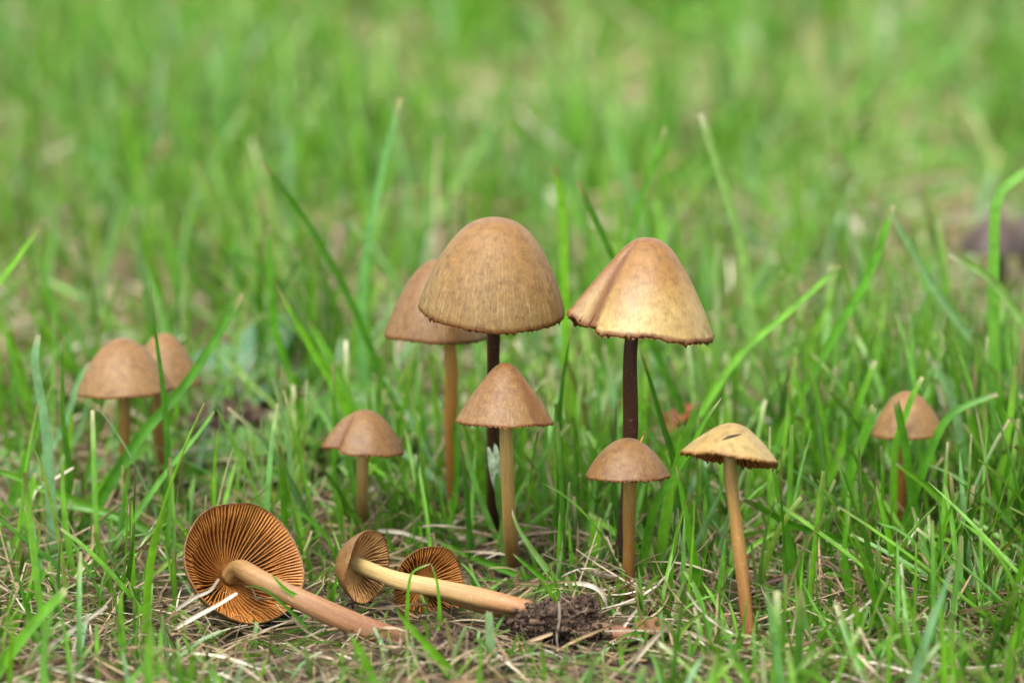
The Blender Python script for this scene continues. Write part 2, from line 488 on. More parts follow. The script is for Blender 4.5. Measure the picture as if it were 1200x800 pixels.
def build_mushroom(name, label, cap, M, ctr, stemP, stemR, mats, nfull=40, rs=None, group=None, fold=None, gillkw={}, seed=0, category='mushroom', simple=False):
    base = np.array(stemP[-1])
    root = empty(name, tuple(base), label, category, group)
    V, F, A = cap.mesh(M, ctr-base, fold)
    co = link('cap', poly_mesh('cap', V, F, A), mats[0], root)
    V, F, A = cap.gills(M, ctr-base, nfull, rs or stemR[0], seed=seed, **gillkw)
    g = link('gills', poly_mesh('gills', V, F, A), mats[1], co, smooth=False)
    V, F, A = tube(np.array(stemP)-base, stemR, seed=seed)
    st = link('stem', poly_mesh('stem', V, F, A), mats[2], root)
    return root, co, st

def standing(name, label, L, Rr, apex, yc, nod, prof, stem, w, mats, seed, wob=.02, warp=None, fold=None, nfull=38, gillkw={}, rag=.014, group='standing mushrooms'):
    a, b, c = at(*L, yc), at(*Rr, yc), at(*apex, yc)
    ctr = (a+b)/2; R = np.linalg.norm(b-a)/2
    roll = math.atan2(b[2]-a[2], b[0]-a[0])
    M = rot(radians(nod), roll)
    H = (c-ctr) @ M[:, 2] / cos(radians(nod))
    H = np.linalg.norm(c-ctr)*.985
    cap = Cap(R, H, prof, seed, wob, warp, rag=rag)
    P = [ctr + M[:, 2]*H*.62]
    for q in stem:
        y = q[2] if len(q) > 2 else yc
        P.append(at(q[0], q[1], y))
    P[-1] = P[-1].copy()
    gb = P[-1]; dirn = (P[-1]-P[-2]); dirn /= np.linalg.norm(dirn)
    if gb[2] > -.001: 
        P.append(gb + dirn*((gb[2]+.0025)/max(-dirn[2], .3)))
    k = pxsize(yc)/2
    Rs = [w[0]*k, w[0]*k] + list(np.linspace(w[0], w[1], 4)*k) + [w[1]*k*1.12]
    return build_mushroom(name, label, cap, M, ctr, P, Rs, mats, nfull, w[0]*k*1.1, group, fold, gillkw, seed)

# shared colours (linear albedo)
GILL_RUST = gill_material('gill_rust', (.40, .155, .042), (.68, .33, .10))
GILL_TAN = gill_material('gill_tan', (.36, .17, .065), (.80, .52, .27))
GILL_DARK = gill_material('gill_dark', (.17, .055, .018), (.40, .16, .045))
CAP_BIG = cap_material('cap_ochre', (.43, .205, .075), (.47, .255, .095), (.44, .265, .120), (.34, .13, .035), (.30, .10, .03), .75, .4)
CAP_BACK = cap_material('cap_brown_tan', (.36, .165, .066), (.38, .185, .075), (.36, .180, .072), (.32, .12, .03), (.3, .1, .03), .6, .35)
CAP_FOLD = cap_material('cap_folded', (.42, .185, .065), (.58, .29, .080), (.84, .60, .32), (.30, .095, .022), (.33, .115, .028), .55, .3, .42)
CAP_MID = cap_material('cap_cinnamon', (.35, .150, .050), (.40, .195, .074), (.42, .225, .090), (.34, .12, .028), (.27, .09, .028), .6, .6)
CAP_SMALL = cap_material('cap_pinkish_brown', (.36, .175, .080), (.39, .200, .088), (.35, .170, .070), (.34, .125, .035), (.26, .085, .03), .4, .45)
CAP_PALE = cap_material('cap_pale_cream', (.58, .36, .165), (.70, .49, .265), (.72, .51, .28), (.50, .23, .07), (.12, .045, .02), .25, .3)
CAP_FAR = cap_material('cap_far_tan', (.42, .205, .092), (.45, .235, .108), (.44, .235, .112), (.38, .17, .06), (.30, .12, .04), .3, .3)
CAP_PURPLE = cap_material('cap_purple_brown', (.17, .095, .115), (.13, .072, .085), (.06, .032, .038), (.03, .017, .013), (.03, .017, .013), .3, .3)
STEM_DARK = stem_material('stem_dark_brown', (.085, .026, .011), (.066, .020, .009), (.040, .013, .007), .2)
STEM_TAN = stem_material('stem_tan', (.74, .43, .13), (.64, .30, .075), (.42, .15, .04), .35)
STEM_PALE = stem_material('stem_pale', (.78, .56, .24), (.66, .42, .16), (.30, .105, .03), .4)
STEM_OCHRE = stem_material('stem_ochre', (.62, .41, .14), (.46, .235, .068), (.25, .085, .024), .35)
STEM_LYING = stem_material('stem_lying_pink', (.56, .33, .14), (.50, .27, .15), (.38, .16, .10), .35)
STEM_IVORY = stem_material('stem_lying_ivory', (.72, .54, .27), (.68, .46, .22), (.52, .23, .12), .4)
STEM_BLACK = stem_material('stem_blackish', (.022, .014, .010), (.018, .011, .008), (.014, .009, .007), .1)

Y_A = .004
standing('mushroom', 'largest bell-capped ochre mushroom with dark brown stem, behind the cinnamon one',
         (490, 357), (662, 367), (576, 254), Y_A, 3, 'bell', [(578, 400, Y_A+.001), (578, 520, .010), (578, 600, .0155), (580, 640, .0186)], (16, 15),
         (CAP_BIG, GILL_DARK, STEM_DARK), 1, wob=.010)
standing('mushroom', 'tan-stemmed brown mushroom half hidden behind the largest ochre cap',
         (450, 390), (572, 394), (511, 304), .022, -6, 'broad', [(528, 410, .022), (528, 500, .024), (531, 600, .029)], (15, 14),
         (CAP_BACK, GILL_DARK, STEM_TAN), 2, wob=.015)
def warp_c(th, q):
    e = sstep(q, .06, .35)
    f = e*(-.17*gauss(th, radians(219), .085) + .11*gauss(th, radians(201), .13)*(.5+1.0*q*q) - .06*gauss(th, radians(172), .2)*q)
    z = e*(.20*gauss(th, radians(200), .20)*q**2.2 - .03*gauss(th, radians(232), .12)*q**2)
    return f, z - .05*gauss(th, radians(330), .5)*q**3 + .035*gauss(th, radians(275), .25)*q**4
def fold_c(th, q):
    return np.maximum(gauss(th, radians(216), .07)*.95, gauss(th, radians(201), .14)*.85)*sstep(q, .10, .22)
standing('mushroom', 'folded bell mushroom with bright yellowish rim and ragged dark gills on dark stem',
         (668, 380), (836, 393), (756, 279), -.002, -9, 'conic', [(740, 400, -.002), (739, 500, -.001), (735, 590, -.001), (727, 660, -.001), (722, 705, -.003)], (17, 18),
         (CAP_FOLD, GILL_DARK, STEM_DARK), 3, wob=.014, warp=warp_c, fold=fold_c, rag=.024, gillkw=dict(drop=.075))
def warp_d(th, q):
    return sstep(q, .2, .6)*(-.05*gauss(th, radians(-42), .16) + .03*gauss(th, radians(-18), .2)), 0*th
standing('mushroom', 'cinnamon cone-capped mushroom with pale stem, standing before the largest one',
         (533, 492), (648, 495), (590, 426), -.006, -11, 'cone', [(593, 500, -.006), (595, 560, -.004), (598, 620, .000), (601, 668, .007)], (16, 17),
         (CAP_MID, GILL_TAN, STEM_PALE), 4, wob=.012, warp=warp_d, fold=lambda th, q: .7*gauss(th, radians(-38), .18)*sstep(q, .25, .5))
def warp_e(th, q):
    e = sstep(q, .12, .5)
    return e*(-.20*gauss(th, radians(222), .20) + .05*gauss(th, radians(190), .3)), e*(.10*gauss(th, radians(205), .45)*q)
standing('mushroom', 'small dimpled brown mushroom with creased cap standing behind the toppled ones',
         (379, 526), (474, 530), (430, 481), .012, -11, 'broad', [(425, 540, .012), (425, 580, .016), (426, 622, .0245)], (14, 14),
         (CAP_SMALL, GILL_TAN, STEM_PALE), 5, wob=.02, warp=warp_e, fold=lambda th, q: .8*gauss(th, radians(222), .16)*sstep(q, .15, .4), nfull=30)
rF, cF, sF = standing('mushroom', 'small round-capped brown mushroom standing before the folded mushroom\'s stem',
         (686, 557), (785, 556), (736, 514), -.010, -10, 'broad', [(737, 565, -.010), (737, 620, -.008), (737, 697, -.0055)], (15, 16),
         (CAP_SMALL, GILL_TAN, STEM_OCHRE), 6, wob=.012, nfull=30, rag=.02)
rG, cG, sG = standing('mushroom', 'flat pale cream mushroom with a crack in its cap and ochre stem',
         (799, 529), (912, 545), (849, 497), -.018, -21, 'flat', [(855, 545, -.018), (862, 610, -.019), (871, 680, -.021), (879, 752, -.023)], (15, 16),
         (CAP_PALE, GILL_DARK, STEM_OCHRE), 7, wob=.02, nfull=34, rag=.032, gillkw=dict(drop=.08, att=.15))
standing('mushroom', 'orange-tan mushroom standing alone among dense grass, crossed by green blades',
         (1020, 509), (1107, 507), (1064, 459), .022, -9, 'broad', [(1058, 520, .022), (1057, 560, .023), (1053, 626, .0255)], (12, 13),
         (CAP_FAR, GILL_TAN, STEM_TAN), 8, wob=.015, nfull=30)
standing('mushroom', 'front tan mushroom of the pair, its wide cap overlapping the other',
         (90, 459), (201, 455), (142, 397), .027, -7, 'broad', [(146, 470, .027), (146, 520, .028), (147, 590, .030)], (13, 12),
         (CAP_FAR, GILL_TAN, STEM_OCHRE), 9, wob=.010, nfull=30)
standing('mushroom', 'rear tan mushroom of the pair, its cap partly covered by the other',
         (150, 449), (235, 449), (192, 391), .037, -7, 'broad', [(184, 460, .037), (188, 520, .038), (191, 590, .040)], (13, 12),
         (CAP_FAR, GILL_TAN, STEM_OCHRE), 10, wob=.010, nfull=30)
standing('mushroom', 'dark purplish brown mushroom with blackish stem far back in the lawn',
         (1122, 291), (1206, 293), (1168, 247), .15, -2, 'cone', [(1172, 300, .15), (1170, 350, .15)], (14, 14),
         (CAP_PURPLE, GILL_DARK, STEM_BLACK), 12, wob=.03, nfull=20, group='far dark mushrooms')
standing('mushroom', 'small blackish mushroom beside the far purplish brown one',
         (1180, 283), (1228, 283), (1204, 252), .165, -2, 'dome', [(1203, 300, .165), (1203, 340, .165)], (10, 10),
         (CAP_PURPLE, GILL_DARK, STEM_BLACK), 13, wob=.03, nfull=20, group='far dark mushrooms')

# small crack on the pale cap, curled hair on the round one
def crack():
    pts = [(846, 516), (851, 513.5), (857, 511.5), (864, 510), (869, 508.5)]
    base = np.array(rG.location)
    P = []
    dep = bpy.context.evaluated_depsgraph_get()
    for p in pts:
        d = Vector(ray(*p)).normalized()
        hit, loc, nor, idx = cG.ray_cast(Vector(CAM)-Vector(base), d)
        if hit: P.append(np.array(loc) + np.array(nor)*.00001)
    if len(P) > 2:
        V, F, A = tube(np.array(P), [.00004, .00018, .00022, .00015, .00004], n=8, rows=14)
        link('crack', poly_mesh('crack', V, F, A), STEM_BLACK, cG)
bpy.context.view_layer.update()
crack()
V, F, A = tube(np.array([at(751, 521, -.010), at(752, 515, -.010), at(754, 511, -.0095), at(755, 506, -.0095)])-np.array(rF.location), [.00018, .00015, .00012, .0001], n=8, rows=12)
link('curled_fibre', poly_mesh('curled_fibre', V, F, A), STEM_OCHRE, cF)

# --- toppled mushrooms
def toppled(label, ctr_px, yc, R_px, H_ratio, down, prof, stemP, w, mats, seed, nfull, warp=None, gillkw={}, wob=.02, spin=0.):
    ctr = at(*ctr_px, yc); R = R_px*pxsize(yc); H = R*H_ratio
    a = RT*down[0] - UP*down[1] + TOCAM*down[2]; a /= np.linalg.norm(a)
    M = frame_from_axis(-a, spin)
    cap = Cap(R, H, prof, seed, wob, warp, rag=.01)
    k = pxsize(yc)/2
    P = [ctr - a*H*.72, ctr - a*H*.25] + [at(*p[:2], p[2]) for p in stemP]
    Rs = list(np.array(w)*k)
    return build_mushroom('toppled_mushroom', label, cap, M, ctr, P, Rs, mats, nfull, w[0]*k*1.05, 'toppled mushrooms', None, gillkw, seed)

def warp_k(th, q):
    return q**2*(.05*gauss(th, radians(-60), .5) - .05*gauss(th, radians(-100), .3)), q**2*(-.10*gauss(th, radians(-95), .28)+.08*gauss(th, radians(-50), .35))
toppled('largest toppled mushroom showing rust orange gills and thick pinkish tan stem', (287, 660), -.0125, 77, .92, (.46, -.40, .80), 'bell',
        [(303, 677, -.0190), (347, 699, -.0218), (400, 724, -.0225), (455, 746, -.022), (490, 758, -.021)],
        (22, 23, 24, 25, 26, 28, 26), (CAP_BACK, GILL_RUST, STEM_LYING), 21, 56, warp_k, dict(att=.60, thk=.66, drop=.012, gd=.15), .02)
toppled('toppled mushroom with buff gills and long ivory stem running into the soil clump', (430, 664), -.0115, 44, .86, (.82, .12, .55), 'dome',
        [(470, 680, -.0163), (520, 690, -.0177), (570, 702, -.0183), (622, 714, -.0190)],
        (19, 20, 21, 22, 22), (CAP_BACK, GILL_TAN, STEM_IVORY), 22, 34, None, dict(att=.34, thk=.46, drop=.01, gd=.40), .03)
toppled('toppled orange mushroom lying behind the ivory stem, its own stem coming out beyond the soil', (505, 687), -.0112, 48, .80, (.52, .02, .80), 'dome',
        [(540, 701, -.0150), (575, 711, -.0158), (620, 722, -.0170), (680, 734, -.0200), (748, 746, -.0228)],
        (18, 18, 19, 20, 20, 21, 14), (CAP_BACK, GILL_RUST, STEM_LYING), 23, 40, lambda th, q: (q**2*.06*gauss(th, radians(200), .6), -q**2*.14*gauss(th, radians(-70), .4)), dict(att=.35, thk=.55, drop=.01, gd=.34), .035)

# ------------------------------------------------------------------ grass: many blades in one mesh
def blades(x, y, z, L, W, az, lean, curv, roll, rnd, dry, cut, n=7, fold=.35, tipdry=None, twist=None):
    B = len(x); t = np.linspace(0, 1, n)
    th = lean[:, None] + curv[:, None]*t[None, :]**1.4
    ds = L[:, None]/(n-1)
    hx = np.cumsum(np.c_[np.zeros(B), (np.sin((th[:, 1:]+th[:, :-1])/2))*ds], 1)
    hz = np.cumsum(np.c_[np.zeros(B), (np.cos((th[:, 1:]+th[:, :-1])/2))*ds], 1)
    ca, sa = np.cos(az)[:, None], np.sin(az)[:, None]
    C = np.stack([x[:, None]+hx*ca, y[:, None]+hx*sa, z[:, None]+hz], -1)
    T = np.stack([np.sin(th)*ca, np.sin(th)*sa, np.cos(th)], -1)
    side = np.stack([-sa+0*th, ca+0*th, 0*th], -1)
    nor = np.cross(T, side)
    rr = roll[:, None] + (twist[:, None] if twist is not None else 0)*t[None, :]
    c, s = np.cos(rr)[..., None], np.sin(rr)[..., None]
    sd = side*c + nor*s; nn = -side*s + nor*c
    prof_point = np.clip(1.12-t, 0, 1)**.55*(.55+.45*np.clip(t*5, 0, 1))
    prof_cut = (1-.35*t)*(.55+.45*np.clip(t*5, 0, 1)); 
    w = np.where(cut[:, None] > .5, prof_cut[None], prof_point[None])*W[:, None]*.5
    w[:, -1] = np.where(cut > .5, w[:, -1]*.8, W*.03)
    w = w[..., None]
    V = np.stack([C-sd*w+nn*w*fold, C, C+sd*w+nn*w*fold], 2).reshape(-1, 3)
    A = np.zeros((B, n, 3, 4), np.float32)
    A[..., 0] = t[None, :, None]; A[..., 1] = np.array([0, .5, 1])[None, None]
    A[..., 2] = rnd[:, None, None]
    td = dry[:, None]*np.ones(n)[None]
    if tipdry is not None:
        td = np.maximum(td, tipdry[:, None]*sstep(t, 1-1.6/(n-1), 1.0)[None])
    A[..., 3] = td[..., None]
    b = (np.arange(B)*n*3)[:, None, None] + (np.arange(n-1)*3)[None, :, None] + np.array([0, 1])[None, None]
    F = np.stack([b, b+1, b+4, b+3], -1).reshape(-1, 4)
    return V, F, A.reshape(-1, 4), C

def vnoise(x, y, f, seed):
    r = np.random.default_rng(seed); v = 0
    for k in range(6):
        a = r.uniform(0, 2*pi); v = v + np.sin(f*r.uniform(.6, 1.5)*(x*np.cos(a)+y*np.sin(a))+r.uniform(0, 6))
    return v/3.0

# keep-clear regions of the lawn: nothing tall grows between camera and these (px box, y limit)
CLEAR = [((205, 565, 372, 748), -.004), ((375, 610, 640, 735), .003), ((600, 690, 760, 765), -.01), ((450, 245, 665, 402), .030), ((655, 270, 842, 405), .01),
         ((528, 420, 652, 502), .004), ((374, 476, 480, 540), .018), ((680, 508, 790, 566), .0), ((792, 490, 918, 552), -.008), ((1016, 454, 1110, 516), .028),
         ((84, 392, 238, 470), .042), ((584, 500, 612, 660), .004), ((728, 560, 746, 690), -.004), ((852, 550, 884, 745), -.014), ((416, 536, 434, 612), .018), ((568, 400, 590, 600), .014), ((730, 400, 750, 600), .002),
         ((518, 400, 540, 590), .022), ((1048, 520, 1064, 600), .02), ((1112, 236, 1215, 315), .15)]
def clear_mask(C, y, shrink=0, lift=None):
    keep = np.ones(len(C), bool)
    px, py = proj(C.reshape(-1, 3)); px = px.reshape(C.shape[:2]); py = py.reshape(C.shape[:2])
    for (x0, y0, x1, y1), yl in CLEAR:
        inside = ((px > x0+shrink) & (px < x1-shrink) & (py > y0+shrink) & (py < y1-shrink) & (C[..., 1] < yl+.004))
        if lift is not None: inside &= C[..., 2] > lift
        inside = inside.any(1)
        keep &= ~inside
    return keep

def lawn():
    parts = []
    def batch(n, x0, x1, y0, y1, Lr, Wr, dens=None, dryp=.04, seed=0, nseg=7, spread=0., leansd=.32, low=False, td=1.):
        r = np.random.default_rng(seed)
        y = y0 + (y1-y0)*r.random(n)
        x = r.uniform(-1, 1, n)*(x1 + spread*(y-y0))
        if dens is not None:
            p = dens(x, y); k = r.random(n) < p; x, y = x[k], y[k]
        # tufts: each root joined by 1-3 siblings
        m = len(x); sib = r.integers(1, 4, m)
        x = np.repeat(x, sib) + r.normal(0, .0018, sib.sum()); y = np.repeat(y, sib) + r.normal(0, .0018, sib.sum())
        m = len(x)
        L = r.uniform(*Lr, m)*(1+.3*vnoise(x, y, 40, 3)*.5); W = r.uniform(*Wr, m)
        az = r.uniform(0, 2*pi, m); lean = np.abs(r.normal(.10, leansd, m)); curv = r.normal(.25, .45, m)
        flat = r.random(m) < .24; lean[flat] = r.uniform(.8, 1.45, flat.sum()); curv[flat] = r.uniform(-.3, .5, flat.sum())
        cut = (r.random(m) < .62).astype(float)
        rnd = np.clip(.50 + .22*vnoise(x, y, 55, 9) + r.normal(0, .26, m), 0, 1)
        dry = np.where(r.random(m) < dryp, r.uniform(.5, 1, m), r.uniform(0, .06, m))
        tipd = np.where(cut > .5, r.uniform(.2, .9, m), r.uniform(0, .4, m))*td
        V, F, A, C = blades(x, y, gz(x, y)-.001, L, W, az, lean, curv, r.normal(0, .7, m), rnd, dry, cut, nseg, .6, tipd, r.normal(0, .6, m))
        k = clear_mask(C, y, 14, .004) if low else clear_mask(C, y)
        n3 = nseg*3
        vk = np.repeat(k, n3); V = V[vk]; A = A[vk]
        kk = k.sum(); nf = (nseg-1)*2
        F = F.reshape(-1, nf, 4)[:kk].reshape(-1, 4)
        parts.append((V, F, A))
        return kk
    # near plot: sparser at left front, thick at right
    def d_near(x, y):
        a = np.clip(.28 + 3.8*x + 6.0*(y-.01) + .22*vnoise(x, y, 70, 5), .06, 1.0)
        return a
    a = batch(3600, 0, .13, -.035, .075, (.012, .030), (.0006, .0014), d_near, .03, 1, 8)
    # low fine shoots between the thatch
    b = batch(3000, 0, .12, -.045, .05, (.004, .013), (.0005, .0010), lambda x, y: np.clip(.62+5*x+5*y, .38, 1), .05, 2, 6, 0, .5, True)
    # strip in front of the frame's lower edge
    c = batch(900, 0, .14, -.105, -.030, (.008, .020), (.0007, .0015), lambda x, y: np.clip(.62+3.5*x, .35, 1), .02, 3, 8)
    d = batch(4600, 0, .16, .07, .42, (.014, .038), (.0009, .0018), lambda x, y: np.clip(.42+.40*vnoise(x, y, 34, 6), .10, 1), .02, 4, 7, .35, td=.6)
    e = batch(4600, 0, .30, .42, 1.25, (.018, .048), (.0016, .0030), lambda x, y: np.clip(.60+.38*vnoise(x, y, 18, 8), .15, 1), .015, 5, 6, .40, td=.25)
    f = batch(1500, 0, .55, 1.25, 2.6, (.03, .06), (.003, .006), None, .04, 6, 5, .40)
    nv = 0; Vs, Fs, As = [], [], []
    for V, F, A in parts:
        Vs.append(V); Fs.append(F+nv); As.append(A); nv += len(V)
    o = link('lawn_grass', mesh_np('lawn_grass', np.concatenate(Vs), np.concatenate(Fs), np.concatenate(As)), MAT_GRASS)
    tag(o, 'short mown green lawn grass growing all around the mushrooms', 'grass', kind='stuff')
    print('lawn blades', a, b, c, d, e, f)
lawn()

def thatch():
    Vs, Fs, As = [], [], []; nv = 0
    for (n, x1, y0, y1, Lr, Wr, zr, seed, spread) in ((9500, .12, -.06, .06, (.004, .017), (.00014, .00050), .0036, 31, 0), (5200, .13, .05, .22, (.008, .025), (.0003, .0009), .005, 32, .3), (1900, .2, .2, .8, (.015, .04), (.0008, .002), .006, 33, .4)):
        r = np.random.default_rng(seed)
        y = r.uniform(y0, y1, n); x = r.uniform(-1, 1, n)*(x1+spread*(y-y0))
        L = r.uniform(*Lr, n); W = r.uniform(*Wr, n)
        lean = r.normal(1.42, .22, n); curv = r.normal(.12, .55, n)
        rnd = r.random(n); dry = np.where(r.random(n) < .9, 1.0, .4)
        z = gz(x, y) + r.random(n)**1.6*zr
        V, F, A, C = blades(x, y, z, L, W, r.uniform(0, 2*pi, n), lean, curv, r.normal(0, 1., n), rnd, dry, np.ones(n), 7, .5, None, r.normal(0, 1.6, n))
        V[:, 2] = np.maximum(V[:, 2], gz(V[:, 0], V[:, 1]) + .0001)
        k = clear_mask(C, y, 10, .0035) if seed == 31 else np.ones(n, bool)
        vk = np.repeat(k, 21); V = V[vk]; A = A[vk]; F = F[:k.sum()*12]
        Vs.append(V); Fs.append(F+nv); As.append(A); nv += len(V)
    o = link('dry_thatch', mesh_np('dry_thatch', np.concatenate(Vs), np.concatenate(Fs), np.concatenate(As)), MAT_GRASS)
    tag(o, 'mat of dry straw coloured dead grass lying on the soil', 'thatch', kind='stuff')
thatch()

# ------------------------------------------------------------------ single blades one can pick out
def blade_obj(label, w, pts, y0=None, dy=0., rnd=.3, cut=True, tipdry=.8, dry=0., roll=.3, fold=.4, name='grass_blade', cat='grass blade', group='single grass blades among the mushrooms', n=18, ext=True, taper=.35):
    if y0 is None: y0 = float(gpt(*pts[0])[1])
    cum = np.r_[0, np.cumsum(np.linalg.norm(np.diff(np.array(pts, float), axis=0), axis=1))]; cum /= cum[-1]
    P = [at(p[0], p[1], y0+dy*c) for p, c in zip(pts, cum)]
    if ext:
        b = P[0]; g = float(gz(b[0], b[1]))-.001
        if b[2] > g:
            d = P[0]-P[1]; d /= np.linalg.norm(d)
            d[2] = min(d[2], -.5); s = (b[2]-g)/-d[2]
            P = [b+d*s, b+d*s*.5] + P if s > .004 else [b+d*s] + P
    C = catmull(P, n); t = np.linspace(0, 1, n)
    C[:, 2] = np.maximum(C[:, 2], gz(C[:, 0], C[:, 1]) - .001)
    T = np.gradient(C, axis=0); T /= np.linalg.norm(T, axis=1)[:, None]
    Wt = w*pxsize(y0)*1.02/max(abs(cos(roll)), .45)
    if cut: wp = (1-taper*t)*(.7+.3*np.clip(t*4, 0, 1)); wp[-1] *= .75
    else: wp = np.clip(1.03-t, 0, 1)**.5*(.7+.3*np.clip(t*4, 0, 1)); wp[-1] = .04
    V = []; A = []
    us = np.array([-1, -.5, 0, .5, 1.])
    r = np.random.default_rng(int(abs(pts[0][0])*7+abs(pts[-1][1])))
    for i in range(n):
        sd = np.cross(T[i], TOCAM); sd /= max(np.linalg.norm(sd), 1e-6); nn = np.cross(sd, T[i])
        a = roll + .5*(t[i]-.5)*np.sign(roll+1e-6)
        s2 = sd*cos(a)+nn*sin(a); n2 = -sd*sin(a)+nn*cos(a)
        hw = Wt*.5*wp[i]
        for u in us:
            off = (abs(u)**1.3)*fold*hw
            jag = r.normal(0, .5)*hw*.8 if (cut and i == n-1) else 0
            V.append(C[i] + s2*hw*u + n2*off + T[i]*jag)
            A.append((max(t[i], .1), (u+1)/2, rnd, max(dry, tipdry*float(sstep(t[i], .93 if cut else .88, 1.0)))))
    base = C[0].copy()
    F = grid_faces(n, 5, False)
    o = link(name, poly_mesh(name, np.array(V)-base, F, A), MAT_GRASS)
    o.location = base
    return tag(o, label, cat, group)
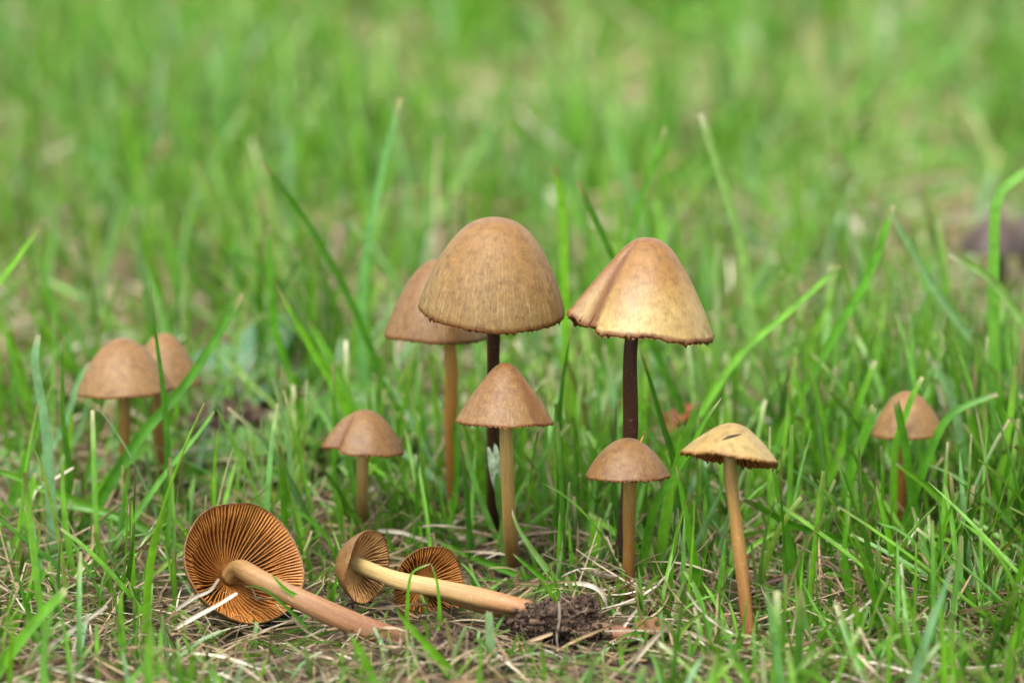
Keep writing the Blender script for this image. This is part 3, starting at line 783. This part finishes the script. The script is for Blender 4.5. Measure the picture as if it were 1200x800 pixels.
HB = [
 ('tall thin dark green blade standing upright before the pair of tan mushrooms', 10, [(192, 652), (197, 560), (196, 500), (190, 440), (183, 390), (177, 327)], dict(cut=False, rnd=.08, roll=.5)),
 ('thick blade with frayed white tip leaning across the rear tan mushroom of the pair', 15, [(128, 570), (165, 512), (215, 455), (255, 395), (284, 345)], dict(y0=.017, rnd=.15, roll=.2)),
 ('slender blade with split dry tip crossing the tall thin upright blade', 10, [(118, 662), (148, 620), (192, 558), (235, 505), (251, 482)], dict(rnd=.7, taper=.6)),
 ('short bright green cut blade slanting up to the pair of tan mushrooms\' stems', 15, [(82, 618), (110, 583), (140, 550), (178, 518)], dict(rnd=.5, roll=.15)),
 ('long broad blade drooping sideways towards the largest toppled mushroom', 18, [(226, 642), (190, 628), (150, 612), (100, 592), (60, 575), (20, 558), (-25, 545)], dict(rnd=.62, roll=.2, y0=.014, ext=False, cut=False, tipdry=0)),
 ('dark green pointed blade leaning right at the lawn left of the paired mushrooms', 15, [(-8, 625), (15, 588), (30, 545), (48, 495), (61, 450)], dict(cut=False, rnd=.2, roll=.5)),
 ('pale bluish green blade bent near its tip, left of the paired mushrooms', 15, [(66, 665), (61, 600), (56, 520), (50, 470), (42, 425), (46, 392)], dict(rnd=.88, roll=.2)),
 ('dark narrow upright blade just left of the paired tan mushrooms', 10, [(80, 645), (83, 560), (75, 500), (74, 440), (75, 390)], dict(rnd=.1, cut=False)),
 ('short blade with reddish brown dry tip rising from straw', 12, [(8, 668), (22, 630), (34, 590), (42, 555)], dict(rnd=.45, tipdry=1)),
 ('thin needle-like blade rising in front of the front tan cap of the pair', 7, [(84, 610), (98, 575), (108, 530), (119, 480), (127, 454)], dict(cut=False, rnd=.2)),
 ('stubby pale cut blade beside the short bright green one', 12, [(68, 603), (95, 570), (124, 535)], dict(rnd=.8)),
 ('pale blade leaning right against the paired tan mushrooms, half out of focus', 11, [(50, 540), (75, 500), (92, 450), (106, 425)], dict(y0=.034, rnd=.85)),
 ('thin dark blade lying from the small dimpled mushroom\'s stem', 7, [(515, 634), (492, 618), (465, 600), (428, 583)], dict(rnd=.1, cut=False, y0=.017, ext=False)),
 ('long green blade lying slantwise behind the ivory stem and soil clump', 12, [(694, 720), (655, 690), (610, 673), (560, 654), (512, 632)], dict(rnd=.3, y0=-.006, dy=.018, ext=False)),
 ('thin blade standing before the tan stem of the half hidden mushroom', 9, [(523, 628), (535, 570), (534, 510), (529, 465), (527, 440)], dict(cut=False, rnd=.25)),
 ('bright green rolled cut blade left of the folded mushroom\'s stem', 13, [(695, 684), (697, 645), (700, 606)], dict(rnd=.5, roll=.1, taper=.05)),
 ('slim blade standing left of the bright rolled blade', 7, [(656, 712), (655, 650), (656, 600)], dict(rnd=.3, cut=False, y0=-.004)),
 ('small pointed blade between slim blade and bright rolled blade', 7, [(674, 705), (669, 645), (667, 610)], dict(rnd=.3, cut=False, y0=-.004)),
 ('curling blade with yellowed dry tip touching the pale cinnamon-capped stem', 10, [(672, 706), (640, 665), (615, 630), (604, 610), (600, 596)], dict(rnd=.95, cut=False, tipdry=1, y0=-.006)),
 ('short green blade leaning left below the yellow tipped curling blade', 10, [(665, 702), (640, 680), (622, 665), (601, 648)], dict(rnd=.3, y0=-.0065, cut=False)),
 ('tall round dark stalk rising to the folded cap\'s left edge', 9, [(662, 600), (656, 512), (660, 449), (671, 380)], dict(rnd=.05, y0=.018, cut=False, roll=.6)),
 ('dark curving blade rising along the folded mushroom\'s stem on its right', 11, [(805, 640), (791, 545), (778, 500), (762, 445), (749, 408)], dict(rnd=.1, cut=False, y0=.010)),
 ('arching blade reaching over and behind the pale cream cap', 12, [(748, 690), (766, 600), (788, 558), (805, 534), (827, 492), (846, 466)], dict(rnd=.3, cut=False, y0=-.004, dy=-.002)),
 ('bright cut blade standing behind the pale cream cap', 14, [(772, 685), (780, 610), (796, 540), (820, 470)], dict(rnd=.45, y0=.002)),
 ('thick straight blade between round brown cap and pale cream mushroom', 13, [(826, 716), (811, 640), (800, 580), (792, 545)], dict(rnd=.3, cut=False, y0=-.008)),
 ('dark glossy blade with white edge lying across behind the ochre stem', 11, [(1045, 642), (1000, 634), (960, 624), (915, 608), (890, 592), (871, 585)], dict(rnd=.15, y0=-.002, dy=-.008, ext=True)),
 ('short upright dark blade near the ochre stem\'s foot, right of it', 10, [(957, 748), (942, 690), (934, 636)], dict(rnd=.15, cut=False)),
 ('blade reaching up to the pale cream cap\'s right rim', 11, [(936, 690), (922, 620), (910, 570), (904, 541)], dict(rnd=.2, cut=False, y0=-.010)),
 ('long blade with dry split tip leaning right beside the lone orange-tan mushroom', 14, [(942, 622), (981, 539), (1008, 470), (1019, 440), (1026, 424)], dict(rnd=.4, tipdry=1, taper=.55)),
 ('cut-off blade standing parallel to the long dry tipped one', 13, [(986, 650), (996, 560), (1012, 515), (1025, 476)], dict(rnd=.3, taper=.2)),
 ('short dark blade standing straight in front of the lone orange-tan cap', 11, [(1072, 600), (1064, 540), (1057, 500), (1051, 470)], dict(rnd=.15, y0=.012, taper=.15)),
 ('curving blade passing over the top of the lone orange-tan cap', 10, [(1046, 612), (1050, 524), (1062, 485), (1071, 461), (1081, 442)], dict(rnd=.4, y0=.016)),
 ('kinked blade bending far right past the lone orange-tan cap', 12, [(1058, 622), (1075, 570), (1092, 525), (1110, 491), (1132, 476), (1170, 462)], dict(rnd=.2, y0=.014)),
 ('bluish pale pointed blade behind the lone orange-tan mushroom', 14, [(1140, 580), (1128, 520), (1117, 470), (1095, 422)], dict(rnd=.9, y0=.035)),
 ('straight blade leaning left at the lawn right of the lone orange-tan mushroom', 11, [(1180, 630), (1165, 575), (1152, 539), (1135, 479)], dict(rnd=.25)),
 ('thin upright needle blade rising tallest right of the lone orange-tan mushroom', 9, [(1180, 620), (1181, 560), (1178, 500), (1171, 434)], dict(rnd=.3, cut=False)),
 ('small blade with white tip slanting left before the lone mushroom\'s stem', 9, [(1125, 620), (1105, 590), (1085, 568), (1051, 542)], dict(rnd=.45, y0=.010)),
 ('broad green blade curving up among flattened grass right of the ochre stem', 11, [(998, 716), (993, 680), (990, 640), (996, 600)], dict(rnd=.3, cut=False)),
 ('long pointed bright blade before the lone orange-tan mushroom\'s foot', 12, [(1054, 708), (1048, 660), (1040, 620), (1027, 569)], dict(rnd=.42, cut=False)),
 ('long bluish blade lying flat across the ochre stem\'s foot', 10, [(1040, 744), (990, 736), (945, 732), (840, 731), (775, 736)], dict(rnd=.78, y0=-.0165, dy=.002, ext=False, cut=False, roll=.6)),
 ('flat lying blade slanting down to the right of the ochre stem', 9, [(1025, 784), (984, 736), (939, 705), (879, 680)], dict(rnd=.6, y0=-.022, dy=.010, cut=False, ext=False)),
 ('pale edged blade lying beside the slanting flat one', 10, [(1010, 740), (975, 731), (945, 720), (891, 693)], dict(rnd=.75, y0=-.015, dy=.004, cut=False, ext=False)),
 ('blurred bluish blade bending in the front right grass', 14, [(1070, 800), (1082, 760), (1095, 722), (1118, 660)], dict(rnd=.88, y0=-.050, cut=False)),
 ('broad whitish split blade standing before the soil clump', 15, [(578, 800), (576, 760), (574, 716)], dict(rnd=.9, y0=-.033, dry=.15)),
 ('soft blurred green blade in the front grass before the thick pinkish stem', 15, [(440, 800), (425, 765), (408, 740)], dict(rnd=.4, y0=-.045, cut=False)),
 ('blurred bright blade in the front grass slanting left', 15, [(540, 800), (505, 760), (465, 715)], dict(rnd=.5, y0=-.038, cut=False)),
 ('green blade leaning right at the front left straw', 17, [(-5, 790), (25, 750), (55, 715), (78, 692)], dict(rnd=.4, y0=-.040)),
 ('thick cut green stub at the front left straw', 13, [(16, 735), (35, 700), (55, 665)], dict(rnd=.3)),
 ('thin green blade lying across the ivory stem', 6, [(478, 705), (479, 690), (484, 670), (505, 660)], dict(rnd=.4, y0=-.0215, cut=False)),
 ('thin green blade curling in front of the ivory stem near the orange cap', 6, [(515, 735), (515, 705), (512, 680), (505, 660)], dict(rnd=.4, y0=-.0212, cut=False)),
 ('pair-side stub of green grass beside the buff gilled toppled cap', 8, [(388, 712), (392, 690), (398, 665)], dict(rnd=.2, y0=-.013, cut=False)),
 ('thin dark blade passing in front of the rust orange gills', 5, [(360, 735), (340, 715), (310, 690), (285, 686)], dict(rnd=.15, y0=-.024, cut=False, ext=False)),
 ('short bright blade poking up between pinkish stem and rust gills', 6, [(352, 700), (335, 690), (318, 672)], dict(rnd=.5, y0=-.023, cut=False, ext=False)),
 # softly blurred ones behind
 ('tall pale bluish blade leaning left, far behind the folded mushroom', 15, [(884, 420), (872, 300), (850, 220), (822, 132)], dict(rnd=.95, y0=.085)),
 ('tall curved blade standing far behind the small dimpled mushroom', 13, [(430, 500), (425, 400), (428, 310), (446, 210), (470, 115)], dict(rnd=.78, y0=.085)),
 ('dark thin blurred blade leaning left, behind and left of the largest mushroom', 10, [(440, 420), (408, 345), (370, 275), (340, 232), (308, 190)], dict(rnd=.1, y0=.07)),
 ('bright blurred cut blade rising between the largest and the folded cap', 13, [(664, 400), (662, 320), (660, 255), (652, 195)], dict(rnd=.5, y0=.075)),
 ('dark blurred blade leaning left above the folded cap', 10, [(745, 360), (718, 300), (700, 260), (677, 212)], dict(rnd=.1, y0=.06)),
 ('thin blurred blade leaning right above the folded cap', 9, [(730, 330), (745, 255), (762, 205), (780, 150)], dict(rnd=.25, y0=.095)),
 ('long blurred dark blade leaning right between pale cream and lone orange-tan caps', 13, [(900, 540), (935, 470), (980, 390), (1020, 320), (1048, 240)], dict(rnd=.3, y0=.05)),
 ('long bluish blurred blade leaning left, before the far dark mushrooms', 12, [(1215, 480), (1130, 385), (1085, 320), (1045, 248)], dict(rnd=.9, y0=.065)),
 ('blurred blade slanting right behind the pale cream cap', 10, [(830, 470), (868, 415), (920, 370), (985, 312)], dict(rnd=.6, y0=.045)),
 ('pale bluish blurred blade arching left below the far dark mushrooms', 14, [(1215, 400), (1185, 355), (1155, 320), (1112, 296)], dict(rnd=.95, y0=.055)),
 ('sharply bent blurred blade in front of the far dark mushrooms', 13, [(1166, 430), (1165, 330), (1168, 236), (1182, 218), (1215, 192)], dict(rnd=.65, y0=.06, taper=.1)),
 ('blurred green blade with pale tip behind the lawn left of the paired mushrooms', 10, [(-12, 345), (20, 305), (46, 267)], dict(rnd=.55, y0=.055)),
 ('broad bright blade leaning left behind the small dimpled mushroom', 17, [(440, 545), (400, 465), (355, 388), (323, 332)], dict(rnd=.45, y0=.034, cut=False)),
 ('second broad blade leaning beside the one behind the dimpled mushroom', 16, [(440, 540), (415, 480), (390, 425), (364, 376)], dict(rnd=.65, y0=.038)),
 ('blurred upright blade behind the small dimpled mushroom', 11, [(340, 440), (322, 380), (318, 330), (316, 265)], dict(rnd=.25, y0=.075)),
]
for lab, w, pts, kw in HB:
    if kw.get('y0') is not None and kw['y0'] > .04: kw['y0'] *= .72
    blade_obj(lab, w, pts, **kw)

ST = [
 ('pale dry straw leaning on the rust orange gills, lower of two', 5.5, [(205, 736), (230, 722), (255, 709), (278, 695)], dict(rnd=.99, y0=-.0245, dy=-.0005, ext=False)),
 ('grey dry straw leaning on the rust orange gills, upper of two', 5, [(206, 714), (228, 700), (246, 692), (257, 678)], dict(rnd=.93, y0=-.0235, ext=False)),
 ('dark reddish twig in the front left corner of the straw', 9, [(-10, 757), (15, 775), (48, 806)], dict(rnd=.65, y0=-.036, ext=False)),
 ('long grey dry stalk slanting over the straw, left of rust gills', 6, [(35, 778), (70, 748), (100, 728), (126, 710)], dict(rnd=.92, y0=-.032, ext=False)),
 ('dark brown dry stalk slanting down left of rust gills', 4, [(106, 641), (125, 668), (145, 690), (162, 708)], dict(rnd=.64, y0=.006, dy=-.010, ext=False)),
 ('curled white dry leaf at the folded mushroom\'s foot', 6, [(662, 683), (685, 684), (702, 692), (712, 710), (718, 724), (728, 730)], dict(rnd=.99, y0=-.0095, ext=False)),
 ('thin grey rootlet hanging over the soil clump', 3.5, [(655, 704), (655, 725), (652, 745), (654, 764)], dict(rnd=.92, y0=-.0255, ext=False)),
 ('white dry blade edge arching over a short reddish tipped blade', 4, [(34, 592), (44, 572), (62, 562), (86, 548)], dict(rnd=.99, y0=.014, ext=False)),
 ('pale tan stalk standing in straw left of the pair\'s stems', 6, [(78, 690), (92, 668), (108, 642), (110, 615)], dict(rnd=.82, y0=-.001, ext=False)),
 ('brown dead leaf strip lying right of the ochre stem', 8, [(862, 706), (882, 690), (905, 680), (930, 676)], dict(rnd=.66, y0=-.008, ext=False, tipdry=1)),
 ('pale straw lying behind the buff gilled toppled cap', 5, [(440, 621), (470, 624), (505, 636)], dict(rnd=.95, y0=.012, ext=False)),
 ('long beige straw lying before the toppled caps', 6, [(590, 765), (620, 752), (648, 742)], dict(rnd=.82, y0=-.026, ext=False)),
]
for lab, w, pts, kw in ST:
    blade_obj(lab, w, pts, dry=1., fold=.6, name='dry_straw', cat='straw', group='single dry straws', **kw)

# ------------------------------------------------------------------ soil clumps
def ico_dirs():
    p = (1+5**.5)/2
    v = []
    for a in (-1, 1):
        for b in (-p, p): v += [(0, a, b), (a, b, 0), (b, 0, a)]
    v = np.array(v, float); return v/np.linalg.norm(v, axis=1)[:, None]
def hull_faces(v):
    F = []; n = len(v)
    d = min(np.linalg.norm(v[0]-v[i]) for i in range(1, n))*1.1
    for i in range(n):
        for j in range(i+1, n):
            for k in range(j+1, n):
                if max(np.linalg.norm(v[i]-v[j]), np.linalg.norm(v[j]-v[k]), np.linalg.norm(v[i]-v[k])) < d:
                    nn = np.cross(v[j]-v[i], v[k]-v[i])
                    F.append((i, j, k) if nn @ v[i] > 0 else (i, k, j))
    return F
IV = ico_dirs(); IF = np.array(hull_faces(IV))
def crumbs(centres, sizes, r):
    n = len(centres)
    V = IV[None]*(1+r.normal(0, .22, (n, 12, 1)))*sizes[:, None, None]*r.uniform(.45, 1.6, (n, 1, 3)) + centres[:, None]
    F = IF[None] + (np.arange(n)*12)[:, None, None]
    return V.reshape(-1, 3), F.reshape(-1, 3)
def clump(label, c, half, n, size, seed, mat):
    r = np.random.default_rng(seed); half = np.array(half)
    # lumpy core
    th, ph = np.meshgrid(np.linspace(0, 2*pi, 56, endpoint=False), np.linspace(.02, pi-.02, 30))
    D = np.stack([np.cos(th)*np.sin(ph), np.sin(th)*np.sin(ph), np.cos(ph)], -1).reshape(-1, 3)
    def lump(d):
        v = 0
        for k, (f, a) in enumerate(((3, .22), (5, .18), (9, .17), (16, .14), (27, .10))):
            q = np.random.default_rng(seed*10+k).normal(0, 1, (3, 3)); q /= np.linalg.norm(q, axis=1)[:, None]
            v = v + a*np.sin(f*(d @ q[0])+1)*np.cos(f*(d @ q[1])+k)
        return 1+v
    core = D*half*lump(D)[:, None]*.92
    CF = np.array([f[::-1] for f in grid_faces(30, 56, True)])
    CF = np.concatenate([CF[:, [0, 1, 2]], CF[:, [0, 2, 3]]])
    d = r.normal(0, 1, (n, 3)); d /= np.linalg.norm(d, axis=1)[:, None]
    P = d*half*(lump(d)*r.uniform(.86, 1.10, n))[:, None]
    s = size[0] + (size[1]-size[0])*r.random(n)**4
    V, F = crumbs(P, s, r)
    o = link('soil_clump', mesh_np('soil_clump', np.concatenate([core, V]), np.concatenate([CF, F+len(core)])), mat, smooth=False)
    o.location = c
    for k in range(14):
        a = r.normal(0, 1, 3); a[1] = -abs(a[1]); a /= np.linalg.norm(a)
        b = a + r.normal(0, .35, 3); b /= np.linalg.norm(b)
        P = [a*half*.8, a*half*1.12, b*half*r.uniform(1.1, 1.35), b*half*r.uniform(1.0, 1.4)+r.normal(0, .0006, 3)]
        V, F, A = tube(np.array(P), [.00007, .00006, .00004], n=5, rows=9)
        link('rootlet', poly_mesh('rootlet', V, F), MAT_ROOT, o)
    return tag(o, label, 'soil', 'clumps of soil')
MAT_CLUMP = plain_material('root_soil', (.014, .008, .005), (.090, .056, .034), 700, .95)
MAT_ROOT = plain_material('rootlet', (.07, .045, .03), (.22, .17, .12), 900, .8)
clump('dark crumbly soil clump holding the ivory stem\'s end', at(661, 731, -.0210), (.0055, .0036, .0033), 7000, (.00006, .00042), 51, MAT_CLUMP)
clump('dark brown soil lump at the thick pinkish stem\'s end', at(520, 764, -.0275), (.0042, .0028, .0024), 4500, (.00006, .00042), 52, MAT_CLUMP)
clump('blackish soil lump behind and right of the paired mushrooms', at(262, 496, .062), (.005, .003, .003), 600, (.0002, .0010), 53, MAT_CLUMP)

def litter():
    r = np.random.default_rng(61); n = 5200
    y = r.uniform(-.06, .10, n); x = r.uniform(-.13, .13, n)
    x[:900] = .0068+r.normal(0, .0050, 900); y[:900] = -.0215+r.normal(0, .0036, 900)
    x[900:1500] = -.0095+r.normal(0, .0042, 600); y[900:1500] = -.0275+r.normal(0, .003, 600)
    s = r.uniform(.00012, .00055, n)
    V, F = crumbs(np.stack([x, y, gz(x, y)+s*.4], -1), s, r)
    o = link('soil_crumbs', mesh_np('soil_crumbs', V, F), MAT_SOIL, smooth=False)
    tag(o, 'loose crumbs of brown soil scattered between the straw', 'soil', kind='stuff')
litter()

# ------------------------------------------------------------------ low broad-leaved weeds, hairy shoot, dead leaves
MAT_WEED = plain_material('weed_leaf', (.050, .13, .016), (.085, .185, .026), 260, .45, .3)
MAT_WEEDB = plain_material('weed_leaf_bluish', (.055, .13, .06), (.08, .16, .08), 200, .4, .25)
MAT_WOOL = plain_material('woolly_bud', (.13, .20, .08), (.34, .40, .28), 900, .8, .2)
MAT_DEAD = plain_material('dead_leaf', (.10, .018, .008), (.19, .05, .015), 300, .6, .2)
MAT_DEADB = plain_material('dead_leaf_brown', (.16, .075, .03), (.26, .13, .06), 300, .6, .2)
def leaf_mesh(L, W, droop, cup, wav, seed):
    r = np.random.default_rng(seed); n, m = 14, 7
    V = []
    for i in range(n):
        t = i/(n-1); w = W*.5*(sin(pi*min(t**.8, 1))**.75)*(1-.1*t)+.0001
        for j in range(m):
            u = j/(m-1)*2-1
            V.append((t*L, u*w, -droop*L*t*t + cup*w*abs(u)**1.4 + wav*W*sin(t*14+seed)*u*u + .03*W*(1-abs(u))*sin(t*20)))
    return poly_mesh('leaf', V, grid_faces(n, m, False))
def weed(label, c, leaves, name='low_weed', cat='weed'):
    root = empty(name, tuple(c), label, cat, 'low weeds')
    for i, (az, el, L, W, mat, off) in enumerate(leaves):
        o = link('leaf', leaf_mesh(L, W, .25, .25, .05, i), mat, root)
        o.location = off; o.rotation_euler = (random.uniform(-.3, .3), -el, az)
        P = np.array([(0, 0, -.001), (off[0]*.5, off[1]*.5, off[2]*.6), off])
        V, F, A = tube(P, [.0004, .0003, .0003], n=8, rows=8)
        link('leaf_stalk', poly_mesh('leaf_stalk', V, F), mat, root)
    return root
def gp(px, py):
    p = gpt(px, py); p[2] = float(gz(p[0], p[1])); return p
weed('bright green broad-leaved weed behind the largest toppled mushroom', gp(330, 565),
     [(-.3, .25, 0.0162, 0.0105, MAT_WEED, (.001, 0, .003)), (3.4, .3, 0.0149, 0.0098, MAT_WEED, (-.001, 0, .003)), (-1.4, .2, 0.0135, 0.0098, MAT_WEED, (0, -.001, .003)), (1.2, .6, 0.0149, 0.0098, MAT_WEED, (0, .001, .004)), (-2.4, .15, 0.0135, 0.0091, MAT_WEED, (-.001, -.001, .0025))])
weed('bluish green weed with wide leaves behind the paired mushrooms', gp(310, 475),
     [(.1, .3, 0.0189, 0.0126, MAT_WEEDB, (.001, 0, .004)), (3.0, .35, 0.0175, 0.0126, MAT_WEEDB, (-.001, 0, .004)), (-1.6, .3, 0.0162, 0.0112, MAT_WEEDB, (0, -.001, .004)), (1.6, .7, 0.0162, 0.0112, MAT_WEEDB, (0, .001, .005))])
weed('small leafy weed growing behind the small dimpled mushroom', gp(415, 560),
     [(.4, .5, 0.0135, 0.0098, MAT_WEED, (.001, 0, .003)), (2.8, .4, 0.0149, 0.0105, MAT_WEED, (-.001, 0, .004)), (-1.3, .3, 0.0121, 0.0084, MAT_WEED, (0, -.001, .003)), (1.5, .9, 0.0135, 0.0098, MAT_WEED, (0, .001, .004))])
weed('pale green leafy weed below the rear tan mushroom\'s stem', gp(225, 572),
     [(.2, .4, 0.0162, 0.0112, MAT_WEED, (.001, 0, .003)), (2.9, .4, 0.0135, 0.0098, MAT_WEED, (-.001, 0, .003)), (-1.2, .2, 0.0135, 0.0098, MAT_WEED, (0, -.001, .003))])

def shoot():
    y = .006; b = at(592, 640, y); b[2] = 0
    root = empty('woolly_shoot', tuple(b), 'woolly green shoot with whitish bud tip beside the dark stem', 'shoot')
    P = np.array([b, at(590, 600, y), at(586, 570, y)])-b
    V, F, A = tube(P, [.0006, .0006, .0005], n=10, rows=10); link('stalk', poly_mesh('stalk', V, F), MAT_WEED, root)
    for (p0, p1, w, mat, yy) in (((590, 588), (572, 524), 13, MAT_WOOL, 0), ((588, 575), (580, 520), 11, MAT_WOOL, .0012), ((590, 580), (588, 530), 12, MAT_WOOL, -.0006), ((592, 612), (582, 555), 13, MAT_WEED, -.0008), ((594, 600), (601, 545), 11, MAT_WEED, .0008)):
        A0 = at(*p0, y+yy); A1 = at(*p1, y+yy*2); L = np.linalg.norm(A1-A0)
        o = link('leaf', leaf_mesh(L, w*pxsize(), .05, .5, .02, w), mat, root)
        ax = (A1-A0)/L; sd = np.cross(TOCAM, ax); sd /= np.linalg.norm(sd); nn = np.cross(ax, sd)
        M = Matrix(np.stack([ax, sd, nn], 1).tolist()).to_4x4(); M.translation = Vector(A0-b)
        o.matrix_local = M
shoot()
def dead_leaf(label, px, y, L, W, az, el, mat, seed):
    o = link('dead_leaf', leaf_mesh(L, W, .3, .6, .12, seed), mat)
    p = at(*px, y); o.location = p; o.rotation_euler = (.4, -el, az)
    return tag(o, label, 'leaf', 'dead leaves')
dead_leaf('rust red curled dead leaf behind the pale cream mushroom', (782, 506), .042, .006, .0035, .3, .9, MAT_DEAD, 3)
dead_leaf('brown curled dead leaf at the end of the bare stem by the soil', (744, 744), -.0228, .006, .003, .3, .25, MAT_DEADB, 5)
